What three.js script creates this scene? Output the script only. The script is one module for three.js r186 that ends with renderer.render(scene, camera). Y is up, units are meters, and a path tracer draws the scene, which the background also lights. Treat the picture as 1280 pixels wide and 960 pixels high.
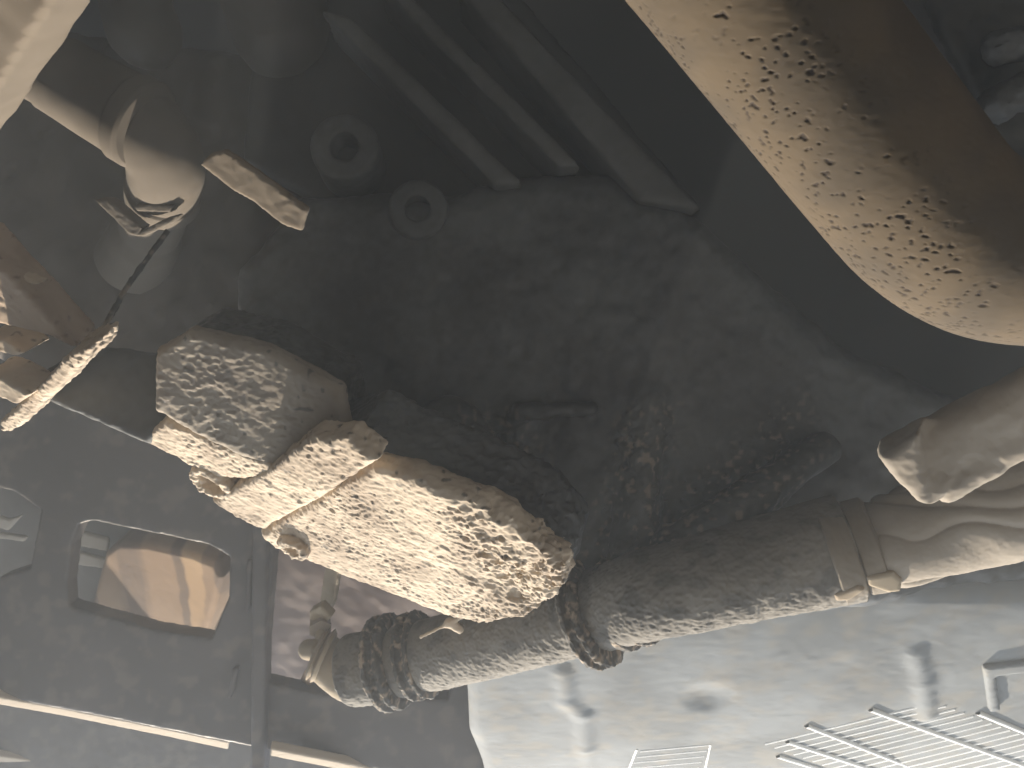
import * as THREE from 'three';
import { mergeGeometries } from 'three/addons/utils/BufferGeometryUtils.js';
import { RoundedBoxGeometry } from 'three/addons/geometries/RoundedBoxGeometry.js';

// ---------------------------------------------------------------- camera, sky, sun, exposure
const EYE = 0.35, K = Math.tan(26.5 * Math.PI / 180) / 480;      // eye height; metres per photo pixel at 1 m
const scene = new THREE.Scene();
const camera = new THREE.PerspectiveCamera(53, 4 / 3, 0.05, 60);
camera.position.set(0, EYE, 0); camera.up.set(0, 0, 1); camera.lookAt(0, EYE + 1, 0);
camera.updateMatrixWorld(); camera.focus = 0.93; camera.userData.fStop = 11;

const SUN = new THREE.Vector3(-0.27, 0.39, -0.88).normalize();
const renderer = new THREE.WebGLRenderer({ antialias: true });
renderer.toneMapping = THREE.LinearToneMapping;
renderer.toneMappingExposure = 4.2;
renderer.shadowMap.enabled = true;

{ // clear sky: pale horizon, blue zenith
  const w = 256, h = 128, a = new Float32Array(w * h * 4);
  for (let j = 0; j < h; j++) for (let i = 0; i < w; i++) {
    const e = Math.sin(((j + 0.5) / h - 0.5) * Math.PI), k = (j * w + i) * 4;
    const t = Math.pow(Math.max(0, 1 - Math.max(e, 0)), 3);
    a[k] = 0.26 + 0.42 * t; a[k + 1] = 0.36 + 0.38 * t; a[k + 2] = 0.52 + 0.28 * t; a[k + 3] = 1;
  }
  const sky = new THREE.DataTexture(a, w, h, THREE.RGBAFormat, THREE.FloatType);
  sky.mapping = THREE.EquirectangularReflectionMapping; sky.magFilter = sky.minFilter = THREE.LinearFilter; sky.needsUpdate = true;
  scene.background = sky; scene.environment = sky;
}
const sun = new THREE.DirectionalLight(new THREE.Color(1.0, 0.875, 0.71), 5);
sun.position.copy(SUN).multiplyScalar(8).add(new THREE.Vector3(0, 1, 0)); sun.target.position.set(0, 1, 0);
sun.castShadow = true; sun.shadow.mapSize.set(2048, 2048); sun.shadow.radius = 1;
Object.assign(sun.shadow.camera, { left: -4, right: 4, top: 4, bottom: -4, near: 0.1, far: 20 });
scene.add(sun, sun.target);
scene.fog = new THREE.FogExp2(new THREE.Color(0.84, 0.92, 1.0), 0.12);

// ---------------------------------------------------------------- helpers
const V = (x, y, z) => new THREE.Vector3(x, y, z);
const P = (px, py, d) => V((px - 640) * K * d, EYE + d, (480 - py) * K * d);
let seedState = 7;
const rnd = () => { seedState = (seedState + 0x6d2b79f5) | 0; let t = Math.imul(seedState ^ (seedState >>> 15), 1 | seedState); t = (t + Math.imul(t ^ (t >>> 7), 61 | t)) ^ t; return ((t ^ (t >>> 14)) >>> 0) / 4294967296; };
const TAB = new Float32Array(4096); for (let i = 0; i < 4096; i++) TAB[i] = rnd();
const hash = (x, y, z) => TAB[(Math.imul(x, 73856093) ^ Math.imul(y, 19349663) ^ Math.imul(z, 83492791)) & 4095];
function vnoise(x, y, z) {
  const X = Math.floor(x), Y = Math.floor(y), Z = Math.floor(z);
  let u = x - X, v = y - Y, w = z - Z; u = u * u * (3 - 2 * u); v = v * v * (3 - 2 * v); w = w * w * (3 - 2 * w);
  const l = (a, b, t) => a + (b - a) * t;
  return l(l(l(hash(X, Y, Z), hash(X + 1, Y, Z), u), l(hash(X, Y + 1, Z), hash(X + 1, Y + 1, Z), u), v),
    l(l(hash(X, Y, Z + 1), hash(X + 1, Y, Z + 1), u), l(hash(X, Y + 1, Z + 1), hash(X + 1, Y + 1, Z + 1), u), v), w);
}
const N3 = (p, s, o = 0) => vnoise(p.x / s + o, p.y / s + o * 1.7, p.z / s - o);         // 0..1, feature size s metres
const fbm = (p, s, o = 0) => (N3(p, s, o) * 4 + N3(p, s / 2, o + 9) * 2 + N3(p, s / 4, o + 21)) / 7;
const sstep = (a, b, x) => { const t = Math.min(1, Math.max(0, (x - a) / (b - a))); return t * t * (3 - 2 * t); };
const mixc = (a, b, t) => [a[0] + (b[0] - a[0]) * t, a[1] + (b[1] - a[1]) * t, a[2] + (b[2] - a[2]) * t];

// crusts: outward relief in metres
const crust = (amp) => (p) => amp * (0.45 + 1.1 * N3(p, 0.055, 19)) * ((N3(p, 0.017, 3) - 0.5) * 0.8 + (0.5 - Math.abs(N3(p, 0.0105, 5) - 0.5) * 2) * 0.7 + (vnoise(p.x / 0.0068, p.y / 0.0038 + 8, p.z / 0.0038) - 0.5) * 1.1 + (N3(p, 0.0031, 15) - 0.5) * 0.7);
const gentle = (amp) => (p) => amp * ((N3(p, 0.05, 2) - 0.5) + (N3(p, 0.018, 4) - 0.5) * 0.6);

// colours (linear base colours)
const DUST = [0.52, 0.435, 0.335], DUSTD = [0.36, 0.29, 0.22], OIL = [0.05, 0.049, 0.047], GREY = [0.115, 0.119, 0.12];
const dusty = (p) => mixc(mixc(DUST, DUSTD, sstep(0.35, 0.75, fbm(p, 0.05, 1))), OIL, 0.7 * sstep(0.78, 0.88, N3(p, 0.008, 6)));
const oily = (p) => mixc(OIL, GREY, sstep(0.25, 0.75, fbm(p, 0.13, 11) * 0.7 + 0.3 * fbm(p, 0.011, 12)));

const counts = {};
function numbered(name) { const n = counts[name] = (counts[name] ?? -1) + 1; return n ? `${name}_${String(n).padStart(3, '0')}` : name; }
function tag(o, label, category, group, kind) { Object.assign(o.userData, { label, category }); if (group) o.userData.group = group; if (kind) o.userData.kind = kind; return o; }
function mesh(name, geo, mat, parent = scene) {
  const m = new THREE.Mesh(geo, mat); m.castShadow = m.receiveShadow = true;
  m.name = parent === scene ? numbered(name) : name; parent.add(m); return m;
}
function thing(name, label, category, group) { const g = new THREE.Group(); g.name = numbered(name); scene.add(g); return tag(g, label, category, group); }

function finish(g, disp, color) {           // displace along normals, then colour
  g.computeVertexNormals();
  const p = g.attributes.position, n = g.attributes.normal, c = new Float32Array(p.count * 3), q = V(0, 0, 0), m = V(0, 0, 0);
  for (let i = 0; i < p.count; i++) {
    q.fromBufferAttribute(p, i); m.fromBufferAttribute(n, i);
    if (color) { const k = color(q); c[i * 3] = k[0]; c[i * 3 + 1] = k[1]; c[i * 3 + 2] = k[2]; }
    if (disp) { const d = disp(q, m); p.setXYZ(i, q.x + m.x * d, q.y + m.y * d, q.z + m.z * d); }
  }
  if (color) g.setAttribute('color', new THREE.BufferAttribute(c, 3));
  if (disp) g.computeVertexNormals();
  return g;
}

// ---- solids as distance fields, meshed with surface nets
function frame(n) { n = n.clone().normalize(); const u = V(1, 0, 0).addScaledVector(n, -n.x).normalize(); return { n, u, v: V(0, 0, 0).crossVectors(n, u) }; }
function onPlane(px, py, P0, n) { const o = V(0, EYE, 0), r = V((px - 640) * K, 1, (480 - py) * K); const t = P0.clone().sub(o).dot(n) / r.dot(n); return o.addScaledVector(r, t); }
// a slab whose face is the plane through P0 with outward normal n; its outline is given as seen in the photo
function slab(poly, P0, n, thick, round = 0.004) {
  const f = frame(n), pts = poly.map(([x, y]) => { const q = onPlane(x, y, P0, f.n).sub(P0); return [q.dot(f.u), q.dot(f.v)]; });
  const box = new THREE.Box3(); for (const [a, b] of pts) for (const t of [0, -thick]) box.expandByPoint(P0.clone().addScaledVector(f.u, a).addScaledVector(f.v, b).addScaledVector(f.n, t));
  const N = pts.length;
  const sd = (x, y, z) => {
    const rx = x - P0.x, ry = y - P0.y, rz = z - P0.z;
    const a = rx * f.u.x + ry * f.u.y + rz * f.u.z, b = rx * f.v.x + ry * f.v.y + rz * f.v.z, t = rx * f.n.x + ry * f.n.y + rz * f.n.z;
    let d = 1e9, s = 1;
    for (let i = 0, j = N - 1; i < N; j = i++) {
      const [ix, iy] = pts[i], [jx, jy] = pts[j], ex = jx - ix, ey = jy - iy, wx = a - ix, wy = b - iy;
      const h = Math.min(1, Math.max(0, (wx * ex + wy * ey) / (ex * ex + ey * ey))), bx = wx - ex * h, by = wy - ey * h;
      d = Math.min(d, bx * bx + by * by);
      const c1 = b >= iy, c2 = b < jy, c3 = ex * wy > ey * wx;
      if ((c1 && c2 && c3) || (!c1 && !c2 && !c3)) s = -s;
    }
    const da = s * Math.sqrt(d) + round, dt = Math.abs(t + thick / 2) - thick / 2 + round;
    return Math.min(Math.max(da, dt), 0) + Math.hypot(Math.max(da, 0), Math.max(dt, 0)) - round;
  };
  return { sd, box };
}
function capsule(a, b, ra, rb = ra) {
  const d = b.clone().sub(a), l2 = d.lengthSq(), box = new THREE.Box3().setFromPoints([a, b]).expandByScalar(Math.max(ra, rb));
  return { box, sd: (x, y, z) => { const h = Math.min(1, Math.max(0, ((x - a.x) * d.x + (y - a.y) * d.y + (z - a.z) * d.z) / l2)); return Math.hypot(x - a.x - d.x * h, y - a.y - d.y * h, z - a.z - d.z * h) - (ra + (rb - ra) * h); } };
}
function cyl(a, b, r, round = 0.003) {     // capped cylinder from a to b
  const ax = b.clone().sub(a), L = ax.length(); ax.normalize(); const box = new THREE.Box3().setFromPoints([a, b]).expandByScalar(r);
  return { box, sd: (x, y, z) => { const rx = x - a.x, ry = y - a.y, rz = z - a.z, t = rx * ax.x + ry * ax.y + rz * ax.z; const q = Math.sqrt(Math.max(0, rx * rx + ry * ry + rz * rz - t * t)) - r + round, h = Math.abs(t - L / 2) - L / 2 + round; return Math.min(Math.max(q, h), 0) + Math.hypot(Math.max(q, 0), Math.max(h, 0)) - round; } };
}
function union(list, k = 0.01) {
  const box = new THREE.Box3(); for (const s of list) box.union(s.box);
  return { box, sd: (x, y, z) => { let d = list[0].sd(x, y, z); for (let i = 1; i < list.length; i++) { const e = list[i].sd(x, y, z), h = Math.max(k - Math.abs(d - e), 0) / k; d = Math.min(d, e) - h * h * k * 0.25; } return d; } };
}
const minus = (a, b, k = 0.004) => ({ box: a.box, sd: (x, y, z) => { const d = a.sd(x, y, z), e = -b.sd(x, y, z), h = Math.max(k - Math.abs(d - e), 0) / k; return Math.max(d, e) + h * h * k * 0.25; } });

function nets(solid, cell, disp, color, fine) {
  const b = solid.box.clone().expandByScalar(cell * 3 + 0.006), nx = Math.ceil((b.max.x - b.min.x) / cell) + 1, ny = Math.ceil((b.max.y - b.min.y) / cell) + 1, nz = Math.ceil((b.max.z - b.min.z) / cell) + 1;
  const f = new Float32Array(nx * ny * nz), at = (i, j, k) => (k * ny + j) * nx + i, q = V(0, 0, 0);
  // coarse pass skips blocks far from the surface
  const B = 6;
  for (let k0 = 0; k0 < nz; k0 += B) for (let j0 = 0; j0 < ny; j0 += B) for (let i0 = 0; i0 < nx; i0 += B) {
    const mid = solid.sd(b.min.x + (i0 + B / 2) * cell, b.min.y + (j0 + B / 2) * cell, b.min.z + (k0 + B / 2) * cell), far = Math.abs(mid) > B * cell * 1.1 + 0.02;
    for (let k = k0; k < Math.min(nz, k0 + B); k++) for (let j = j0; j < Math.min(ny, j0 + B); j++) for (let i = i0; i < Math.min(nx, i0 + B); i++) {
      if (far) { f[at(i, j, k)] = mid; continue; }
      const x = b.min.x + i * cell, y = b.min.y + j * cell, z = b.min.z + k * cell;
      let d = solid.sd(x, y, z); if (disp && Math.abs(d) < 0.025) { q.set(x, y, z); d -= disp(q); }
      f[at(i, j, k)] = d;
    }
  }
  const id = new Int32Array(nx * ny * nz).fill(-1), pos = [], idx = [];
  const E = [[0, 1], [2, 3], [4, 5], [6, 7], [0, 2], [1, 3], [4, 6], [5, 7], [0, 4], [1, 5], [2, 6], [3, 7]];
  for (let k = 0; k < nz - 1; k++) for (let j = 0; j < ny - 1; j++) for (let i = 0; i < nx - 1; i++) {
    let m = 0; const v = [];
    for (let c = 0; c < 8; c++) { const d = f[at(i + (c & 1), j + ((c >> 1) & 1), k + (c >> 2))]; v.push(d); if (d < 0) m |= 1 << c; }
    if (m === 0 || m === 255) continue;
    let x = 0, y = 0, z = 0, n = 0;
    for (const [p, r] of E) { if (((m >> p) & 1) === ((m >> r) & 1)) continue; const t = v[p] / (v[p] - v[r]); x += (p & 1) + ((r & 1) - (p & 1)) * t; y += ((p >> 1) & 1) + (((r >> 1) & 1) - ((p >> 1) & 1)) * t; z += (p >> 2) + ((r >> 2) - (p >> 2)) * t; n++; }
    id[at(i, j, k)] = pos.length / 3; pos.push(b.min.x + (i + x / n) * cell, b.min.y + (j + y / n) * cell, b.min.z + (k + z / n) * cell);
  }
  const quad = (a, c, d, e, flip) => { if (a < 0 || c < 0 || d < 0 || e < 0) return; if (flip) idx.push(a, d, c, a, e, d); else idx.push(a, c, d, a, d, e); };
  for (let k = 1; k < nz - 1; k++) for (let j = 1; j < ny - 1; j++) for (let i = 1; i < nx - 1; i++) {
    const s = f[at(i, j, k)] < 0;
    if (s !== f[at(i + 1, j, k)] < 0) quad(id[at(i, j - 1, k - 1)], id[at(i, j, k - 1)], id[at(i, j, k)], id[at(i, j - 1, k)], !s);
    if (s !== f[at(i, j + 1, k)] < 0) quad(id[at(i - 1, j, k - 1)], id[at(i - 1, j, k)], id[at(i, j, k)], id[at(i, j, k - 1)], !s);
    if (s !== f[at(i, j, k + 1)] < 0) quad(id[at(i - 1, j - 1, k)], id[at(i, j - 1, k)], id[at(i, j, k)], id[at(i - 1, j, k)], !s);
  }
  const g = new THREE.BufferGeometry(); g.setAttribute('position', new THREE.Float32BufferAttribute(pos, 3)); g.setIndex(idx);
  return finish(g, fine, color);
}

// ---- round sections swept along a path; radius(t, angle) in metres
function sweep(pts, radius, nu, nv, disp, color, caps = true) {
  const curve = new THREE.CatmullRomCurve3(pts, false, 'centripetal'), fr = curve.computeFrenetFrames(nu, false), pos = [], idx = [], c = V(0, 0, 0);
  for (let i = 0; i <= nu; i++) {
    const t = i / nu; curve.getPointAt(t, c);
    for (let j = 0; j < nv; j++) { const a = j / nv * Math.PI * 2, r = radius(t, a), n = fr.normals[i], b = fr.binormals[i]; pos.push(c.x + r * (Math.cos(a) * n.x + Math.sin(a) * b.x), c.y + r * (Math.cos(a) * n.y + Math.sin(a) * b.y), c.z + r * (Math.cos(a) * n.z + Math.sin(a) * b.z)); }
  }
  for (let i = 0; i < nu; i++) for (let j = 0; j < nv; j++) { const a = i * nv + j, b = i * nv + (j + 1) % nv; idx.push(a, b, a + nv, b, b + nv, a + nv); }
  if (caps) for (const i of [0, nu]) { curve.getPointAt(i / nu, c); const m = pos.length / 3; pos.push(c.x, c.y, c.z); for (let j = 0; j < nv; j++) { const a = i * nv + j, b = i * nv + (j + 1) % nv; if (i) idx.push(a, b, m); else idx.push(b, a, m); } }
  const g = new THREE.BufferGeometry(); g.setAttribute('position', new THREE.Float32BufferAttribute(pos, 3)); g.setIndex(idx);
  return finish(g, disp, color);
}
const tubePx = (list) => list.map((q) => P(...q));
const profile = (stops) => (t) => { for (let i = 1; i < stops.length; i++) if (t <= stops[i][0]) { const [a, x] = stops[i - 1], [b, y] = stops[i]; return x + (y - x) * (t - a) / (b - a || 1); } return stops[stops.length - 1][1]; };

const CRUST = new THREE.MeshStandardMaterial({ vertexColors: true, roughness: 0.95 });
const OILY = new THREE.MeshStandardMaterial({ vertexColors: true, roughness: 0.62 });
const WET = new THREE.MeshStandardMaterial({ vertexColors: true, roughness: 0.5 });

// ---------------------------------------------------------------- setting
{
  const g = new THREE.PlaneGeometry(9, 9, 160, 160); g.rotateX(-Math.PI / 2);
  finish(g, (p) => 0.012 * (fbm(p, 0.5, 2) - 0.5), (p) => mixc([0.22, 0.21, 0.2], [0.34, 0.33, 0.315], fbm(p, 0.4, 3)));
  mesh('ground', g, CRUST).userData.kind = 'structure';
  const down = V(0, -1, 0);
  const f = nets(slab([[-900, -1100], [1900, -1100], [1900, 930], [-300, 930]], P(640, 480, 2.35), down, 0.03), 0.03, null, (p) => mixc([0.065, 0.064, 0.062], [0.095, 0.092, 0.088], fbm(p, 0.3, 5)));
  mesh('floor_pan', f, OILY).userData.kind = 'structure';
  const f2 = nets(slab([[520, -900], [1900, -900], [1900, 600], [760, 600], [520, 300]], P(1000, 200, 1.7), down, 0.03), 0.02, gentle(0.01), (p) => mixc([0.065, 0.064, 0.062], [0.095, 0.092, 0.088], fbm(p, 0.2, 5)));  // dark panel added behind the gap beside the gearbox to keep it dark
  mesh('gap_shade_panel', f2, OILY).userData.kind = 'structure';
  // unseen dark panels added round the frame to shade ground, haze and underbody
  const dark = new THREE.MeshStandardMaterial({ color: new THREE.Color(0.03, 0.03, 0.03), roughness: 0.8 });
  const box = (w, h, d, x, y, z) => new RoundedBoxGeometry(w, h, d, 2, 0.02).translate(x, y, z);
  tag(mesh('side_shade_panel', box(0.12, 2.2, 4.2, -1.75, 1.5, 0.9), dark), 'long dark panel added out of view left of the hoses to block skylight', 'shade panel');
  tag(mesh('side_shade_panel', box(0.12, 2.2, 5.0, 1.75, 1.5, 0.5), dark), 'long dark panel added out of view right of the exhaust pipe to block skylight', 'shade panel');
  tag(mesh('rear_shade_panel', box(3.6, 2.3, 0.1, 0, 1.5, 2.6), dark), 'dark panel added out of view beyond the top to block skylight', 'shade_panel');
  tag(mesh('low_shade_panel', box(1.75, 1.02, 0.08, -0.775, 0.61, -0.57), dark), 'dark panel added out of view below the bottom to shade ground and haze', 'axle beam');
  tag(mesh('low_shade_panel', box(3.3, 1.25, 0.1, 0, 0.68, 1.0), dark), 'dark panel added out of view beyond the top to shade the ground', 'axle beam');
}

// ---------------------------------------------------------------- gearbox: big dark casting over the middle
{
  const t = thing('gearbox', 'large dark oily gearbox casting with ribs and bosses filling the middle', 'gearbox');
  const n = V(0.02, -1, 0.08), P0 = P(700, 420, 1.19);
  const ridge = [capsule(P(812, 500, 1.19), P(788, 690, 1.15), 0.022, 0.034), capsule(P(1030, 560, 1.15), P(850, 690, 1.1), 0.025, 0.04), capsule(P(560, 545, 1.12), P(640, 650, 1.08), 0.055, 0.05), capsule(P(650, 515, 1.16), P(740, 512, 1.16), 0.012)];
  const body = union([slab([[290, 330], [370, 235], [560, 235], [640, 215], [760, 205], [860, 250], [1060, 425], [1200, 490], [1450, 520], [1450, 715], [1000, 775], [700, 795], [470, 600], [280, 520]], P0, n, 0.35, 0.05), ...ridge], 0.03);
  const wet = (p) => Math.min(1, sstep(0.14, 0.03, p.distanceTo(P(610, 590, 1.12))) + 0.8 * sstep(0.07, 0.02, Math.abs(p.x - 0.2 - 0.3 * (p.z + 0.1))) * sstep(0.0, -0.08, p.z) + 0.7 * sstep(0.09, 0.03, Math.abs(p.z + 0.16 - 0.75 * (p.x - 0.33))) * sstep(0.12, 0.2, p.x) * sstep(0.5, 0.4, p.x));
  mesh('casing', nets(body, 0.0036, (p) => gentle(0.01)(p) + (0.35 + 2.6 * wet(p)) * crust(0.0022)(p), (p) => mixc(oily(p), DUSTD, 0.75 * wet(p) * sstep(0.62, 0.8, N3(p, 0.0075, 14))), (p) => 0.0018 * wet(p) * (N3(p, 0.0075, 18) - 0.5)), WET, t);
  mesh('flange_plate', nets(slab([[330, -80], [590, -80], [880, 260], [760, 330], [560, 330], [300, 200]], P(560, 100, 1.3), n, 0.05, 0.01), 0.008, gentle(0.006), (p) => mixc([0.04, 0.04, 0.04], [0.06, 0.058, 0.055], fbm(p, 0.1, 7))), OILY, t);
  for (const q of [[[472, -20], [500, -20], [728, 206], [700, 208]], [[570, -20], [610, -20], [790, 170], [880, 262], [800, 250]], [[400, 10], [440, 20], [655, 228], [620, 232]]])
    mesh('rib', nets(slab(q, P(600, 100, 1.2), n, 0.12, 0.008), 0.006, (p) => gentle(0.002)(p) + crust(0.0012)(p), (p) => mixc(oily(p), [0.15, 0.145, 0.13], 0.3)), OILY, t);
  for (const [x, y, r] of [[430, 182, 43], [522, 260, 38]]) {
    const c = P(x, y, 1.19), R = r * K * 1.19, d = V(0.05, -1, 0.1).normalize(), s = (k) => c.clone().addScaledVector(d, k);
    const b = mesh('boss', nets(minus(cyl(s(0.0), s(-0.15), R, 0.008), cyl(s(0.06), s(-0.06), R * 0.42, 0.002)), 0.004, crust(0.0012), oily), OILY, t);
    mesh('bolt', new THREE.CylinderGeometry(R * 0.3, R * 0.3, 0.03, 6).rotateX(0.1).translate(...s(-0.05).toArray()), new THREE.MeshStandardMaterial({ color: new THREE.Color(0.05, 0.048, 0.045), roughness: 0.6 }), b);
  }
}
{ // behind, on the left: engine block and bell housing
  const t = thing('engine_block', 'dark brown dusty engine block side behind the left hoses', 'engine block');
  mesh('casing', nets(slab([[-20, 20], [330, 60], [420, 330], [400, 560], [320, 585], [200, 535], [60, 485], [-20, 440]], P(150, 300, 1.42), V(-0.1, -1, 0.12), 0.2, 0.04), 0.01, gentle(0.02), (p) => mixc([0.05, 0.042, 0.038], [0.12, 0.1, 0.085], fbm(p, 0.15, 8))), OILY, t);
  const u = thing('bell_housing', 'rounded dark brown housing lobe at the top left above the two bosses', 'bell housing');
  mesh('lobe', nets(union([capsule(P(330, -60, 1.3), P(350, 40, 1.3), 0.1, 0.08), capsule(P(160, -40, 1.3), P(180, 40, 1.3), 0.06)], 0.05), 0.008, gentle(0.008), (p) => mixc([0.045, 0.04, 0.037], [0.09, 0.08, 0.07], fbm(p, 0.08, 9))), OILY, u);
}

// ---------------------------------------------------------------- dusty axle casting, lower left
{
  const t = thing('axle_casting', 'sunlit axle casting thickly crusted with tan dust, crossing the lower left', 'axle casting');
  const n = V(-0.38, -0.63, -0.68).normalize(), P0 = P(500, 665, 1.0);
  const lifted = (k) => P0.clone().addScaledVector(n, k);
  const fine = (amp) => (p) => crust(amp)(p);
  // right plate with its rounded, ragged nose
  mesh('casing', nets(minus(slab([[322, 668], [400, 622], [462, 584], [520, 600], [600, 636], [665, 672], [700, 700], [706, 738], [660, 765], [600, 785], [560, 772], [480, 742], [380, 702], [345, 690]], P0, n, 0.034, 0.014),
    capsule(onPlane(505, 691, lifted(0.002), n), onPlane(535, 708, lifted(0.002), n), 0.004)), 0.0018,
    (p) => { const nose = sstep(-0.12, 0.03, p.x); return crust(0.0013 + 0.0034 * nose)(p) + gentle(0.004 + 0.012 * nose)(p); }, dusty, fine(0.0008)), CRUST, t);
  // cross band with a groove to the plate
  mesh('band', nets(slab([[262, 628], [330, 592], [388, 548], [432, 548], [470, 578], [400, 622], [330, 662], [318, 660]], lifted(0.012), n, 0.034, 0.008), 0.0022, (p) => crust(0.0017)(p) + gentle(0.004)(p), dusty, fine(0.0008)), CRUST, t);
  // oily body behind the dusty plates; its dark colour also carries the flank shade
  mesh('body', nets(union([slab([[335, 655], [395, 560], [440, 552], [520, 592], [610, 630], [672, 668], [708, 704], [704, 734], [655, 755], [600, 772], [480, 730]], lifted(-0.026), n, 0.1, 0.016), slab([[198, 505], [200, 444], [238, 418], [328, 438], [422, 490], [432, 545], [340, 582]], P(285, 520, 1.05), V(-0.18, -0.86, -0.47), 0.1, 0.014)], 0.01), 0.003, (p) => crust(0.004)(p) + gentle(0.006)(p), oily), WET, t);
  // left arm: lit flange below, raised fuzzy face above
  mesh('flange', nets(slab([[40, 488], [90, 512], [150, 540], [186, 556], [225, 575], [262, 598], [335, 600], [345, 586], [270, 556], [205, 528], [180, 546], [100, 508]], P(230, 560, 1.062), n, 0.04, 0.008), 0.0022, (p) => crust(0.0019)(p), dusty, fine(0.001)), CRUST, t);
  const n2 = V(-0.15, -0.89, -0.425).normalize();
  const A0 = onPlane(280, 556, P(230, 560, 1.057), n), armDust = (p) => mixc(dusty(p), GREY, 0.45);
  mesh('arm', nets(slab([[192, 514], [193, 440], [235, 414], [330, 436], [425, 488], [436, 545], [345, 588], [300, 572], [240, 542]], A0, n2, 0.028, 0.01), 0.0022, (p) => crust(0.0009)(p) + gentle(0.003)(p), armDust, fine(0.0007)), CRUST, t);
  mesh('web', nets(slab([[40, 470], [110, 430], [200, 440], [210, 530], [180, 552], [60, 500]], P(130, 490, 1.075), V(0.1, -1, 0.2), 0.06, 0.008), 0.004, (p) => crust(0.002)(p), oily), CRUST, t);  // recessed web; the shadow lying on it is put into its dark oily colour
  mesh('rib', nets(slab([[2, 540], [0, 528], [48, 484], [88, 440], [112, 436], [108, 450], [66, 494], [22, 536]], P(60, 490, 1.0), n, 0.05, 0.006), 0.0022, (p) => crust(0.002)(p), dusty, fine(0.001)), CRUST, t);
  mesh('cable', sweep(tubePx([[100, 452, 1.03], [112, 436, 1.03], [134, 402, 1.035], [160, 357, 1.05], [210, 288, 1.07]]), () => 0.0036, 120, 14, crust(0.0016), (p) => mixc(OIL, DUSTD, 0.5 * sstep(0.5, 0.7, fbm(p, 0.012, 34)))), CRUST, t);
  // lug with a hole, bolt lug, lip
  const c = onPlane(262, 608, lifted(0.012), n), s = (k) => c.clone().addScaledVector(n, k);
  mesh('lug', nets(minus(cyl(s(0.0), s(-0.07), 0.034, 0.006), cyl(s(0.02), s(-0.06), 0.022, 0.003)), 0.0022, crust(0.0035), dusty, fine(0.001)), CRUST, t);
  const c2 = onPlane(364, 690, lifted(0.014), n), s2 = (k) => c2.clone().addScaledVector(n, k);
  mesh('lug', nets(minus(cyl(s2(0.0), s2(-0.06), 0.024, 0.005), cyl(s2(0.02), s2(-0.02), 0.013, 0.003)), 0.0022, crust(0.003), dusty, fine(0.001)), CRUST, t);
  mesh('lip', nets(union([capsule(P(372, 505, 1.05), P(380, 530, 1.04), 0.009), capsule(P(380, 530, 1.04), P(412, 552, 1.02), 0.011), capsule(P(412, 552, 1.02), P(440, 566, 1.0), 0.012)], 0.01), 0.0022, crust(0.003), dusty), CRUST, t);
}
{ // tan bracket plates at the left edge
  const t = thing('bracket', 'tan triangular bracket plate entering from the left edge', 'bracket');
  const n = V(-0.3, -0.8, -0.5).normalize();
  mesh('plate', nets(slab([[-40, 290], [0, 335], [40, 375], [92, 436], [60, 420], [0, 405], [-40, 400]], P(30, 390, 1.0), n, 0.05, 0.005), 0.0035, crust(0.002), (p) => mixc(dusty(p), [0.3, 0.21, 0.16], 0.5)), CRUST, t);
  mesh('rib', nets(slab([[-10, 318], [0, 322], [26, 345], [48, 357], [24, 356], [-10, 345]], P(20, 345, 0.99), n, 0.02, 0.003), 0.003, crust(0.0015), dusty), CRUST, t);
  const u = thing('link_bar', 'short dusty bar end at the left edge below the triangular bracket', 'bar');
  mesh('bar', nets(slab([[-20, 420], [6, 424], [30, 442], [18, 446], [-20, 434]], P(5, 435, 1.12), n, 0.05, 0.004), 0.003, crust(0.0015), dusty), CRUST, u);
  mesh('bar', nets(slab([[-20, 466], [0, 472], [36, 494], [20, 506], [-20, 488]], P(5, 480, 1.0), n, 0.05, 0.004), 0.003, crust(0.0025), dusty), CRUST, u);
}

// ---------------------------------------------------------------- exhaust pipe, upper right
{
  const side = (p) => sstep(0.0, -0.6, (p.x * 0.709 + p.z * 0.705 - 0.331) / 0.07);
  const pit = (p) => { const a = N3(p, 0.0027, 41), b = fbm(p, 0.035, 42); return sstep(0.7, 0.79, a) * sstep(0.3, 0.46, b) * side(p); };
  const g = sweep(tubePx([[720, -290, 0.54], [800, -184, 0.55], [890, -76, 0.56], [1010, 78, 0.585], [1110, 205, 0.605], [1170, 275, 0.62], [1240, 318, 0.63], [1330, 330, 0.64], [1440, 330, 0.64]]), (t) => 0.071 - 0.002 * t, 620, 420,
    (p) => 0.0003 * (N3(p, 0.06, 2) - 0.5) + crust(0.0002)(p) - 0.0009 * pit(p), (p) => mixc(mixc([0.1, 0.076, 0.049], [0.076, 0.06, 0.042], sstep(0.3, 0.7, fbm(p, 0.04, 43))), [0.03, 0.022, 0.018], 0.9 * pit(p)));
  tag(mesh('exhaust_pipe', g, CRUST), 'thick tan exhaust pipe with dark pits bending across the upper right', 'pipe');
  const t = thing('heat_shield', 'dark grimy shield in the top right corner behind the exhaust pipe', 'shield');
  mesh('plate', nets(slab([[1130, -60], [1420, -60], [1420, 320], [1290, 250]], P(1250, 60, 1.0), V(-0.1, -1, 0.1), 0.02, 0.006), 0.006, (p) => gentle(0.012)(p) + crust(0.002)(p), (p) => mixc([0.03, 0.03, 0.028], [0.075, 0.075, 0.068], fbm(p, 0.06, 44))), OILY, t);
  mesh('bracket', nets(union([capsule(P(1250, 60, 0.96), P(1285, 55, 0.96), 0.02), capsule(P(1245, 130, 0.96), P(1290, 110, 0.96), 0.022)], 0.01), 0.004, crust(0.005), oily), OILY, t);
}

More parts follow.
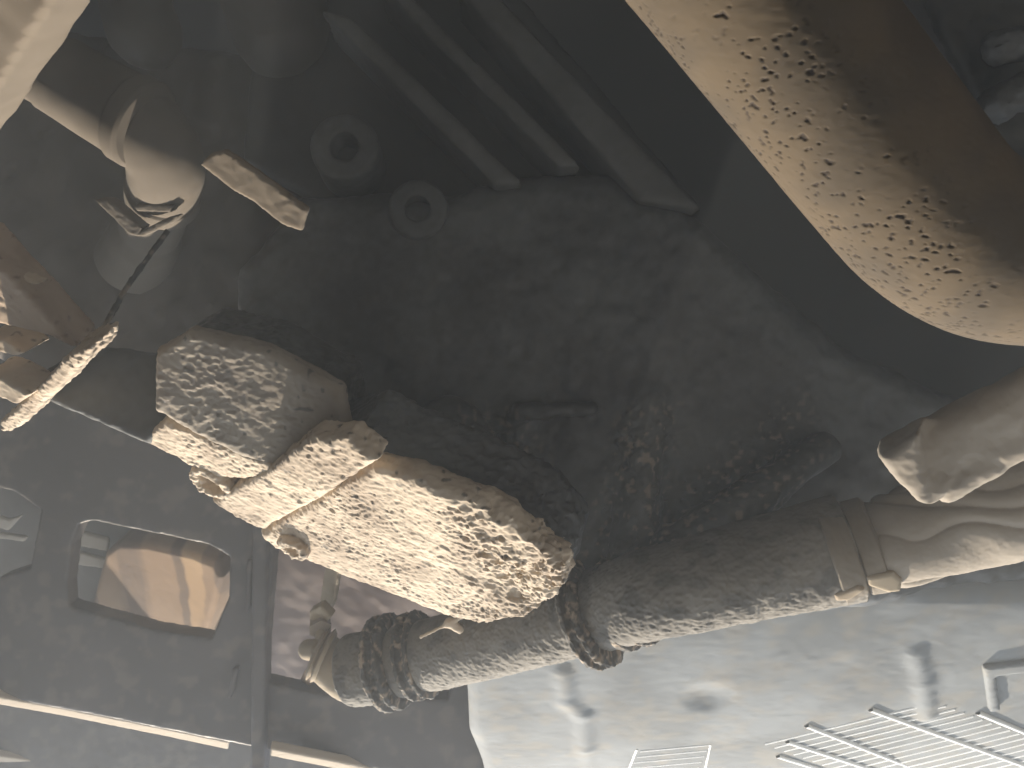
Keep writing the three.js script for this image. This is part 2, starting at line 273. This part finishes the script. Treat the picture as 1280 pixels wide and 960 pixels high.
// ---------------------------------------------------------------- hose assembly, upper left
{
  const t = thing('coolant_hose', 'tan sleeved hose with elbow and collar at the upper left', 'hose');
  const col = (p) => mixc([0.09, 0.075, 0.059], [0.13, 0.108, 0.084], fbm(p, 0.04, 51)), d = gentle(0.0012);
  const k = K * 1.1;
  mesh('pipe', sweep(tubePx([[-80, 10, 1.090], [0, 55, 1.100], [75, 98, 1.100]]), () => 44 * k, 40, 64, d, col), CRUST, t);
  mesh('sleeve', sweep(tubePx([[66, 88, 1.100], [76, 95, 1.100], [120, 122, 1.100], [172, 152, 1.100]]), profile([[0, 40 * k], [0.08, 50 * k], [0.9, 54 * k], [1, 48 * k]]), 60, 80, d, col), CRUST, t);
  mesh('collar', sweep(tubePx([[162, 146, 1.100], [184, 159, 1.100]]), profile([[0, 52 * k], [0.15, 58 * k], [0.85, 58 * k], [1, 52 * k]]), 24, 80, d, col), CRUST, t);
  mesh('elbow', sweep(tubePx([[168, 150, 1.11], [190, 170, 1.12], [205, 196, 1.15], [207, 222, 1.2], [204, 240, 1.245]]), profile([[0, 48 * k], [0.25, 50 * k], [0.6, 49 * k], [1, 47 * k]]), 60, 80, d, col), CRUST, t);
  mesh('lip', sweep(tubePx([[205, 233, 1.225], [203, 252, 1.265]]), profile([[0, 44 * k], [0.2, 50 * k], [0.8, 50 * k], [1, 44 * k]]), 20, 80, d, col), CRUST, t);
  mesh('spigot', sweep(tubePx([[202, 246, 1.25], [194, 272, 1.29], [178, 306, 1.36], [164, 332, 1.43]]), profile([[0, 43 * k], [0.4, 43 * k], [0.5, 52 * k], [0.9, 58 * k], [1, 46 * k]]), 50, 72, gentle(0.002), (p) => mixc(col(p), OIL, 0.2)), CRUST, t);
  const n = V(-0.25, -0.85, -0.45);
  for (const q of [[[118, 250], [135, 250], [178, 285], [172, 296], [160, 292]], [[166, 294], [205, 274], [221, 270], [216, 278], [178, 296]], [[166, 257], [190, 255], [214, 258], [212, 266], [170, 264]]])
    mesh('clip', nets(slab(q, P(170, 275, 1.19), n, 0.02, 0.002), 0.0022, crust(0.0008), col), CRUST, t);
  const f = thing('body_beam', 'pale beige beam end in the top left corner', 'beam');
  mesh('beam', nets(slab([[-160, -160], [160, -160], [68, -4], [36, 48], [2, 102], [-60, 200], [-160, 300]], P(20, 30, 0.62), V(-0.45, -0.6, -0.55), 0.05, 0.005), 0.004, gentle(0.003), (p) => mixc([0.13, 0.108, 0.082], [0.165, 0.138, 0.108], fbm(p, 0.05, 52))), CRUST, f);
  const s = thing('support_strap', 'flat tan strap with a rounded end beside the hose elbow', 'strap');
  mesh('strap', nets(slab([[249, 206], [262, 192], [280, 188], [300, 200], [345, 232], [384, 262], [376, 290], [350, 280], [318, 254], [290, 238]], P(310, 230, 0.78), V(-0.25, -0.85, -0.5), 0.008, 0.002), 0.0025, (p) => crust(0.0007)(p), (p) => mixc(dusty(p), [0.13, 0.105, 0.078], 0.8)), CRUST, s);
}

// ---------------------------------------------------------------- oil pipe with clamps, lower middle
{
  const t = thing('oil_pipe', 'long dirt-crusted hose running below the casting to the right clamp', 'hose');
  const col = (p) => mixc(mixc([0.15, 0.138, 0.12], [0.24, 0.22, 0.19], fbm(p, 0.03, 61)), OIL, 0.4 * sstep(0.55, 0.75, N3(p, 0.02, 62)));
  const d = 1.11, k = K * d;
  mesh('tube', sweep(tubePx([[440, 838, d + 0.3], [520, 822, d + 0.26], [620, 798, d + 0.16], [740, 764, d + 0.05], [830, 738, d - 0.03], [940, 712, d - 0.055], [1060, 684, d - 0.08]]), profile([[0, 55 * k], [0.3, 52 * k], [0.55, 52 * k], [0.8, 56 * k], [1, 62 * k]]), 700, 260,
    (p) => crust(0.0015)(p) + gentle(0.003)(p), col), CRUST, t);
  const ring = (a, b, r, w, amp) => mesh('hose_clamp', sweep([P(...a), P(...b)], profile([[0, r * 0.88], [0.12, r * 1.04], [0.3, r * 1.06], [0.42, r * 0.96], [0.6, r * 0.96], [0.72, r * 1.06], [0.88, r * 1.04], [1, r * 0.88]]), w, 260, (p) => crust(0.0026)(p) + gentle(0.004)(p), (p) => mixc(mixc([0.1, 0.094, 0.085], DUSTD, sstep(0.5, 0.72, fbm(p, 0.009, 63))), OIL, 0.3 * sstep(0.55, 0.7, N3(p, 0.01, 64)))), CRUST, t);  // pale dirt patches, with the metal glints painted in the same dust colour
  ring([474, 830, d + 0.29], [500, 824, d + 0.28], 69 * k, 36); ring([510, 822, d + 0.27], [534, 817, d + 0.26], 62 * k, 30);
  ring([728, 768, d + 0.06], [752, 761, d + 0.045], 68 * k, 36); ring([768, 756, d + 0.035], [806, 745, d + 0.005], 57 * k, 44);
  mesh('wire', nets(union([capsule(P(590, 765, 1.2), P(560, 780, 1.22), 0.003), capsule(P(560, 780, 1.22), P(526, 796, 1.22), 0.0025), capsule(P(562, 778, 1.22), P(574, 785, 1.22), 0.008)], 0.006), 0.0016, crust(0.0016), dusty), CRUST, t);
}
{
  const t = thing('pipe_collar', 'broad dusty band clamp with screw block joining hose and boot', 'clamp');
  const k = K * 1.02, col = (p) => mixc([0.16, 0.14, 0.115], [0.27, 0.23, 0.18], fbm(p, 0.04, 66)), dd = (p) => gentle(0.003)(p) + crust(0.0008)(p);
  mesh('band', sweep([P(1034, 692, 1.03), P(1068, 684, 1.02)], profile([[0, 58 * k], [0.1, 64 * k], [0.9, 62 * k], [1, 56 * k]]), 40, 160, dd, col), CRUST, t);
  mesh('band', sweep([P(1066, 686, 1.02), P(1098, 678, 1.01)], profile([[0, 54 * k], [0.15, 58 * k], [0.85, 58 * k], [1, 50 * k]]), 40, 160, dd, col), CRUST, t);
  mesh('screw_block', nets(slab([[1082, 722], [1118, 716], [1128, 726], [1126, 740], [1112, 742], [1086, 734]], P(1100, 730, 0.96), V(-0.2, -0.85, -0.4), 0.03, 0.004), 0.0025, gentle(0.002), () => [0.36, 0.3, 0.22]), CRUST, t);
  mesh('screw_block', nets(slab([[1042, 744], [1072, 734], [1082, 738], [1062, 752], [1046, 752]], P(1060, 742, 0.97), V(-0.2, -0.8, -0.5), 0.03, 0.004), 0.0025, gentle(0.002), () => [0.32, 0.26, 0.19]), CRUST, t);
}
{ // wrinkled hose and the open sleeve above it
  const col = (p) => mixc([0.25, 0.218, 0.178], [0.33, 0.29, 0.24], fbm(p, 0.05, 71));
  const k = K * 0.97;
  const folds = (p) => { const a = p.x * 0.95 + p.z * 0.3, w = p.z - p.x * (0.22 + 0.25 * N3(p, 0.09, 73)) + 0.016 * Math.sin(a * 26 + 1), r = Math.abs(Math.sin(w * 62 + 4.5 * N3(p, 0.06, 72))); return 0.0055 * Math.pow(r, 0.6) - 0.0045 + gentle(0.003)(p) + crust(0.0004)(p); };
  tag(mesh('wrinkled_hose', sweep(tubePx([[1085, 684, 1.02], [1120, 675, 1.0], [1180, 656, 0.98], [1260, 630, 0.95], [1380, 590, 0.92]]), profile([[0, 50 * k], [0.1, 58 * k], [0.5, 66 * k], [1, 70 * k]]), 320, 260, folds, col), CRUST), 'wrinkled grey tan rubber hose leaving the right edge', 'hose');
  tag(mesh('rubber_sleeve', nets(union([slab([[1100, 576], [1108, 562], [1150, 540], [1230, 500], [1340, 440], [1400, 560], [1300, 580], [1240, 612], [1190, 636], [1158, 630], [1148, 618], [1120, 596]], P(1180, 570, 0.8), V(-0.3, -0.9, -0.25).normalize(), 0.05, 0.022), slab([[1102, 574], [1150, 540], [1160, 634], [1146, 630]], P(1140, 590, 0.802), V(-0.5, -0.75, -0.4), 0.04, 0.008)], 0.02), 0.0028, (p) => gentle(0.005)(p) + crust(0.001)(p) - 0.003 * sstep(0.12, 0.0, Math.abs(N3(p, 0.07, 74) - 0.5)), col, crust(0.0005)), CRUST), 'smooth tan rubber sleeve with a pointed cut end above the wrinkled hose', 'sleeve');
}

// ---------------------------------------------------------------- fitting with elbow, lower left of the hose
{
  const t = thing('hose_fitting', 'small dusty tan elbow fitting with round cap at the left end of the hose', 'fitting');
  const col = (p) => mixc([0.22, 0.18, 0.13], [0.36, 0.29, 0.2], fbm(p, 0.03, 81)), d = 1.5, k = K * d;
  mesh('elbow', sweep(tubePx([[404, 818, d], [420, 832, d - 0.005], [440, 842, d], [480, 846, d + 0.01]]), profile([[0, 26 * k], [0.5, 34 * k], [1, 30 * k]]), 60, 60, (p) => gentle(0.004)(p) + crust(0.0012)(p), col), CRUST, t);
  mesh('cap', nets(union([capsule(P(386, 812, d), P(396, 812, d - 0.01), 13 * k)], 0.01), 0.0025, gentle(0.001), col), CRUST, t);
  mesh('flange', sweep(tubePx([[394, 815, d - 0.01], [401, 818, d - 0.01], [408, 821, d - 0.01]]), profile([[0, 24 * k], [0.3, 34 * k], [0.5, 27 * k], [0.7, 34 * k], [1, 30 * k]]), 24, 60, null, col), CRUST, t);
  mesh('nut', new THREE.CylinderGeometry(13 * k, 15 * k, 0.03, 6).rotateX(0.5).rotateZ(0.3).translate(...P(400, 780, d).toArray()), new THREE.MeshStandardMaterial({ color: new THREE.Color(0.25, 0.2, 0.15), roughness: 0.8 }), t);
  mesh('bolt', nets(union([capsule(P(397, 772, d), P(404, 800, d), 9 * k), slab([[386, 766], [400, 758], [414, 772], [400, 786], [390, 782]], P(400, 772, d - 0.01), V(-0.3, -0.8, -0.5), 0.02, 0.003)], 0.006), 0.0025, crust(0.001), col), CRUST, t);
  mesh('stay', nets(slab([[406, 706], [426, 706], [418, 752], [410, 768], [398, 764]], P(412, 735, d + 0.03), V(-0.5, -0.8, -0.3), 0.01, 0.002), 0.003, crust(0.0008), col), CRUST, t);
}

// ---------------------------------------------------------------- frame with openings, lower left
{
  const t = thing('cross_frame', 'dark frame with rounded openings and pale lit edge strips across the lower left', 'frame');
  const n = V(0.05, -1, -0.12).normalize(), P0 = P(250, 760, 1.7);
  const out = slab([[-4, 330], [450, 330], [700, 660], [700, 1006], [600, 988], [288, 930], [140, 900], [-4, 873]], P0, n, 0.05, 0.01);
  const hole = slab([[68, 740], [74, 690], [84, 664], [100, 660], [250, 690], [278, 706], [276, 760], [254, 812], [180, 800], [70, 770]], P0.clone().addScaledVector(n, 0.05), n, 0.2, 0.02);
  const hole2 = slab([[322, 868], [336, 690], [470, 720], [580, 760], [560, 890], [430, 886], [380, 880]], P0.clone().addScaledVector(n, 0.05), n, 0.2, 0.01);
  const hole3 = slab([[-100, 600], [0, 622], [34, 646], [20, 720], [-100, 760]], P0.clone().addScaledVector(n, 0.05), n, 0.2, 0.01);
  const grey = (p) => mixc(mixc([0.045, 0.038, 0.035], [0.085, 0.07, 0.065], fbm(p, 0.12, 91)), [0.2, 0.165, 0.13], 0.35 * sstep(0.5, 0.75, fbm(p, 0.03, 99)));
  mesh('panel', nets(minus(minus(minus(out, hole), hole2), hole3), 0.005, gentle(0.0012), grey), OILY, t);
  mesh('web', nets(slab([[316, 560], [334, 560], [330, 960], [326, 1000], [312, 1000]], P0.clone().addScaledVector(n, 0.03), n, 0.06, 0.004), 0.006, gentle(0.002), grey), OILY, t);
  const rod = (q, far = 1.7) => { const Q = onPlane(...q[1], P(250, far > 1.8 ? 920 : 760, far - 0.012), n); return mesh('bar', nets(slab([...q, ...q.map(([x, y]) => [x - 1, y + 9]).reverse()], Q, V(0.03, -0.75, -0.65), 0.02, 0.003), 0.003, crust(0.0006), (p) => mixc([0.46, 0.38, 0.29], [0.36, 0.3, 0.23], fbm(p, 0.06, 92))), CRUST, t); };
  mesh('lower_panel', nets(slab([[-4, 864], [288, 921], [700, 990], [700, 1060], [-4, 974]], P(200, 920, 2.15), n, 0.04, 0.01), 0.007, gentle(0.003), grey), OILY, t);
  rod([[-12, 869], [0, 872], [80, 886], [200, 910], [286, 928]]);
  rod([[338, 936], [440, 956], [600, 990]]);
  rod([[-12, 944], [0, 946], [50, 953], [84, 964]], 2.15);
  mesh('edge_lip', nets(slab([[308, 700], [316, 700], [312, 760], [306, 772]], P0.clone().addScaledVector(n, 0.02), n, 0.02, 0.002), 0.005, null, grey), OILY, t);
  mesh('edge_lip', nets(slab([[290, 836], [298, 836], [290, 872], [284, 874]], P0.clone().addScaledVector(n, 0.02), n, 0.02, 0.002), 0.005, null, grey), OILY, t);

  const r = thing('rusty_drum', 'orange brown rust-streaked drum showing through the frame opening', 'drum');
  const rust = (p) => { const c = p.x - 0.16 * p.z + 0.02 * (fbm(p, 0.06, 96) - 0.5), a = vnoise(c / 0.036 + 3.3, 0.4, p.z / 0.5); return mixc(mixc([0.24, 0.155, 0.095], [0.11, 0.072, 0.052], sstep(0.5, 0.62, a)), [0.4, 0.26, 0.14], 0.8 * sstep(0.6, 0.72, vnoise(c / 0.03 + 9.6, 1.4, p.z / 0.4)) + 0.2 * fbm(p, 0.02, 97)); };
  mesh('shell', nets(slab([[108, 786], [116, 745], [130, 692], [146, 680], [180, 681], [240, 694], [268, 706], [278, 724], [262, 780], [246, 830], [180, 820]], P(190, 750, 1.87), V(-0.3, -0.8, -0.5), 0.12, 0.014), 0.005, (p) => gentle(0.0006)(p) + crust(0.00025)(p), rust), CRUST, r);
  const b = thing('guard_panel', 'dull purplish brown panel behind the elbow fitting', 'panel');
  mesh('panel', nets(slab([[300, 660], [600, 700], [600, 900], [300, 895]], P(380, 780, 1.9), V(-0.25, -0.9, -0.35), 0.02, 0.004), 0.01, gentle(0.003), (p) => mixc([0.13, 0.085, 0.075], [0.22, 0.15, 0.12], fbm(p, 0.1, 93))), OILY, b);
  mesh('bar', nets(slab([[380, 838], [392, 838], [376, 886], [358, 884]], P(375, 860, 1.81), V(-0.6, -0.6, -0.4), 0.02, 0.003), 0.005, null, () => [0.4, 0.28, 0.19]), CRUST, b);
  const c = thing('inner_bracket', 'grey pressed bracket with slots beside the rusty drum', 'bracket');
  mesh('plate', nets(slab([[-14, 590], [300, 600], [300, 830], [-14, 820]], P(100, 720, 2.05), V(0, -1, -0.1), 0.02, 0.004), 0.012, gentle(0.008), (p) => mixc([0.12, 0.11, 0.1], [0.18, 0.165, 0.155], fbm(p, 0.1, 94))), OILY, c);
  for (const q of [[[76, 676], [96, 664], [136, 674], [134, 690], [90, 682], [76, 690]], [[72, 694], [90, 688], [134, 700], [132, 712], [76, 704]], [[-20, 640], [10, 650], [28, 644], [10, 664], [-20, 656]], [[-20, 664], [34, 672], [30, 678], [-20, 672]]])
    mesh('slat', nets(slab(q, P(100, 690, 1.93), V(-0.1, -0.85, -0.4), 0.012, 0.003), 0.005, null, () => [0.34, 0.3, 0.25]), CRUST, c);
}

// ---------------------------------------------------------------- radiator side and grille, lower right
{
  const t = thing('radiator_housing', 'pale grey rounded radiator housing filling the lower right', 'radiator housing');
  const CZ = 0.577, CY = EYE + 2.743, RAD = 1.8;                     // the housing is a big curved shell, its axis across the picture
  const onShell = (px, py, lift = 0) => { const dz = (480 - py) * K, dx = (px - 640) * K, oy = EYE - CY, a = 1 + dz * dz, b = oy - dz * CZ, c = oy * oy + CZ * CZ - (RAD + lift) ** 2, q = (-b - Math.sqrt(Math.max(0, b * b - a * c))) / a; return V(dx * q, EYE + q, dz * q); };
  const out = (p) => V(0, p.y - CY, p.z - CZ).normalize();
  const pale = (p) => mixc(mixc([0.175, 0.186, 0.192], [0.23, 0.245, 0.255], sstep(0.3, 0.7, fbm(p, 0.1, 95))), [0.3, 0.26, 0.2], 0.3 * sstep(0.45, 0.75, fbm(p, 0.03, 98)));
  const trim = slab([[580, 800], [640, 740], [1000, 660], [1750, 480], [1750, 1250], [660, 1250], [610, 985], [586, 920]], P(800, 880, 1.1), V(0.05, -1, 0.42), 1.15, 0.03);
  const lobe = (px, py, r, k) => { const p = onShell(px, py), m = p.clone().addScaledVector(out(p), k), r2 = r * 1.0; return { box: new THREE.Box3().setFromCenterAndSize(m, V(r2 * 2, r2 * 2, r2 * 2)), sd: (x, y, z) => Math.hypot(x - m.x, y - m.y, z - m.z) - r2 }; };
  const shell = { box: trim.box, sd: (x, y, z) => { const a = Math.hypot(y - CY, z - CZ), d = Math.max(a - RAD, RAD - 0.1 - a) + 0.02, e = trim.sd(x, y, z) + 0.02; return Math.min(Math.max(d, e), 0) + Math.hypot(Math.max(d, 0), Math.max(e, 0)) - 0.02; } };
  const ridge = (pts, r) => union(pts.slice(1).map((e, i) => capsule(onShell(...pts[i], -r * 0.8), onShell(...e, -r * 0.8), r)), 0.01);
  const ridges = [ridge([[704, 835], [708, 872], [728, 888], [732, 930], [734, 990]], 0.01), ridge([[1142, 812], [1152, 850], [1158, 890]], 0.009)];
  mesh('shell', nets(union([minus(shell, lobe(884, 872, 0.06, 0.054), 0.02), ...ridges], 0.02), 0.006, (p) => 0.0012 * (N3(p, 0.08, 2) - 0.5) + crust(0.0007)(p), pale), CRUST, t);
  const e = onShell(884, 870, -0.03), en = out(e);
  mesh('bolt', nets(cyl(e, e.clone().addScaledVector(en, -0.03), 0.02, 0.006), 0.003, null, pale), CRUST, t);
  const br = onShell(1245, 860, 0.008);
  mesh('bracket', nets(slab([[1230, 836], [1340, 824], [1340, 836], [1246, 847], [1252, 890], [1238, 892]], br, out(br), 0.045, 0.004), 0.005, crust(0.001), pale), CRUST, t);

  const g = thing('grille', 'bright metal grille of thin slats crossed by long bars at the bottom right', 'grille');
  const m = new THREE.MeshStandardMaterial({ color: new THREE.Color(0.78, 0.78, 0.76), roughness: 0.7 });
  const rod = (a, b, r, lift = -0.0016) => new THREE.TubeGeometry(new THREE.CatmullRomCurve3([0, 0.33, 0.67, 1].map((q) => onShell(a[0] + (b[0] - a[0]) * q, a[1] + (b[1] - a[1]) * q, lift))), 8, r, 8, false);
  const bars = [[[1008, 906], [1330, 1034]], [[1088, 886], [1400, 1000]], [[1222, 890], [1400, 964]], [[984, 926], [1220, 1004]], [[972, 944], [1140, 996]]];
  for (const [a, b] of bars) mesh('bar', rod(a, b, 0.0056, 0.0), m, g);
  for (let i = 0; i < 40; i++) { const x = 1000 + i * 11.5, y = 905 + i * 4.3; mesh('slat', rod([x - 44 + i * 0.4, y + 24], [x + 170, y - 28], 0.0035), m, g); }
  for (let i = 0; i < 5; i++) mesh('slat', rod([800 - i * 4, 938 + i * 7], [886 - i * 3, 930 + i * 7], 0.0035), m, g);
  mesh('rim', rod([796, 936], [776, 985], 0.003), m, g); mesh('rim', rod([888, 930], [876, 985], 0.003), m, g);
}

renderer.render(scene, camera);
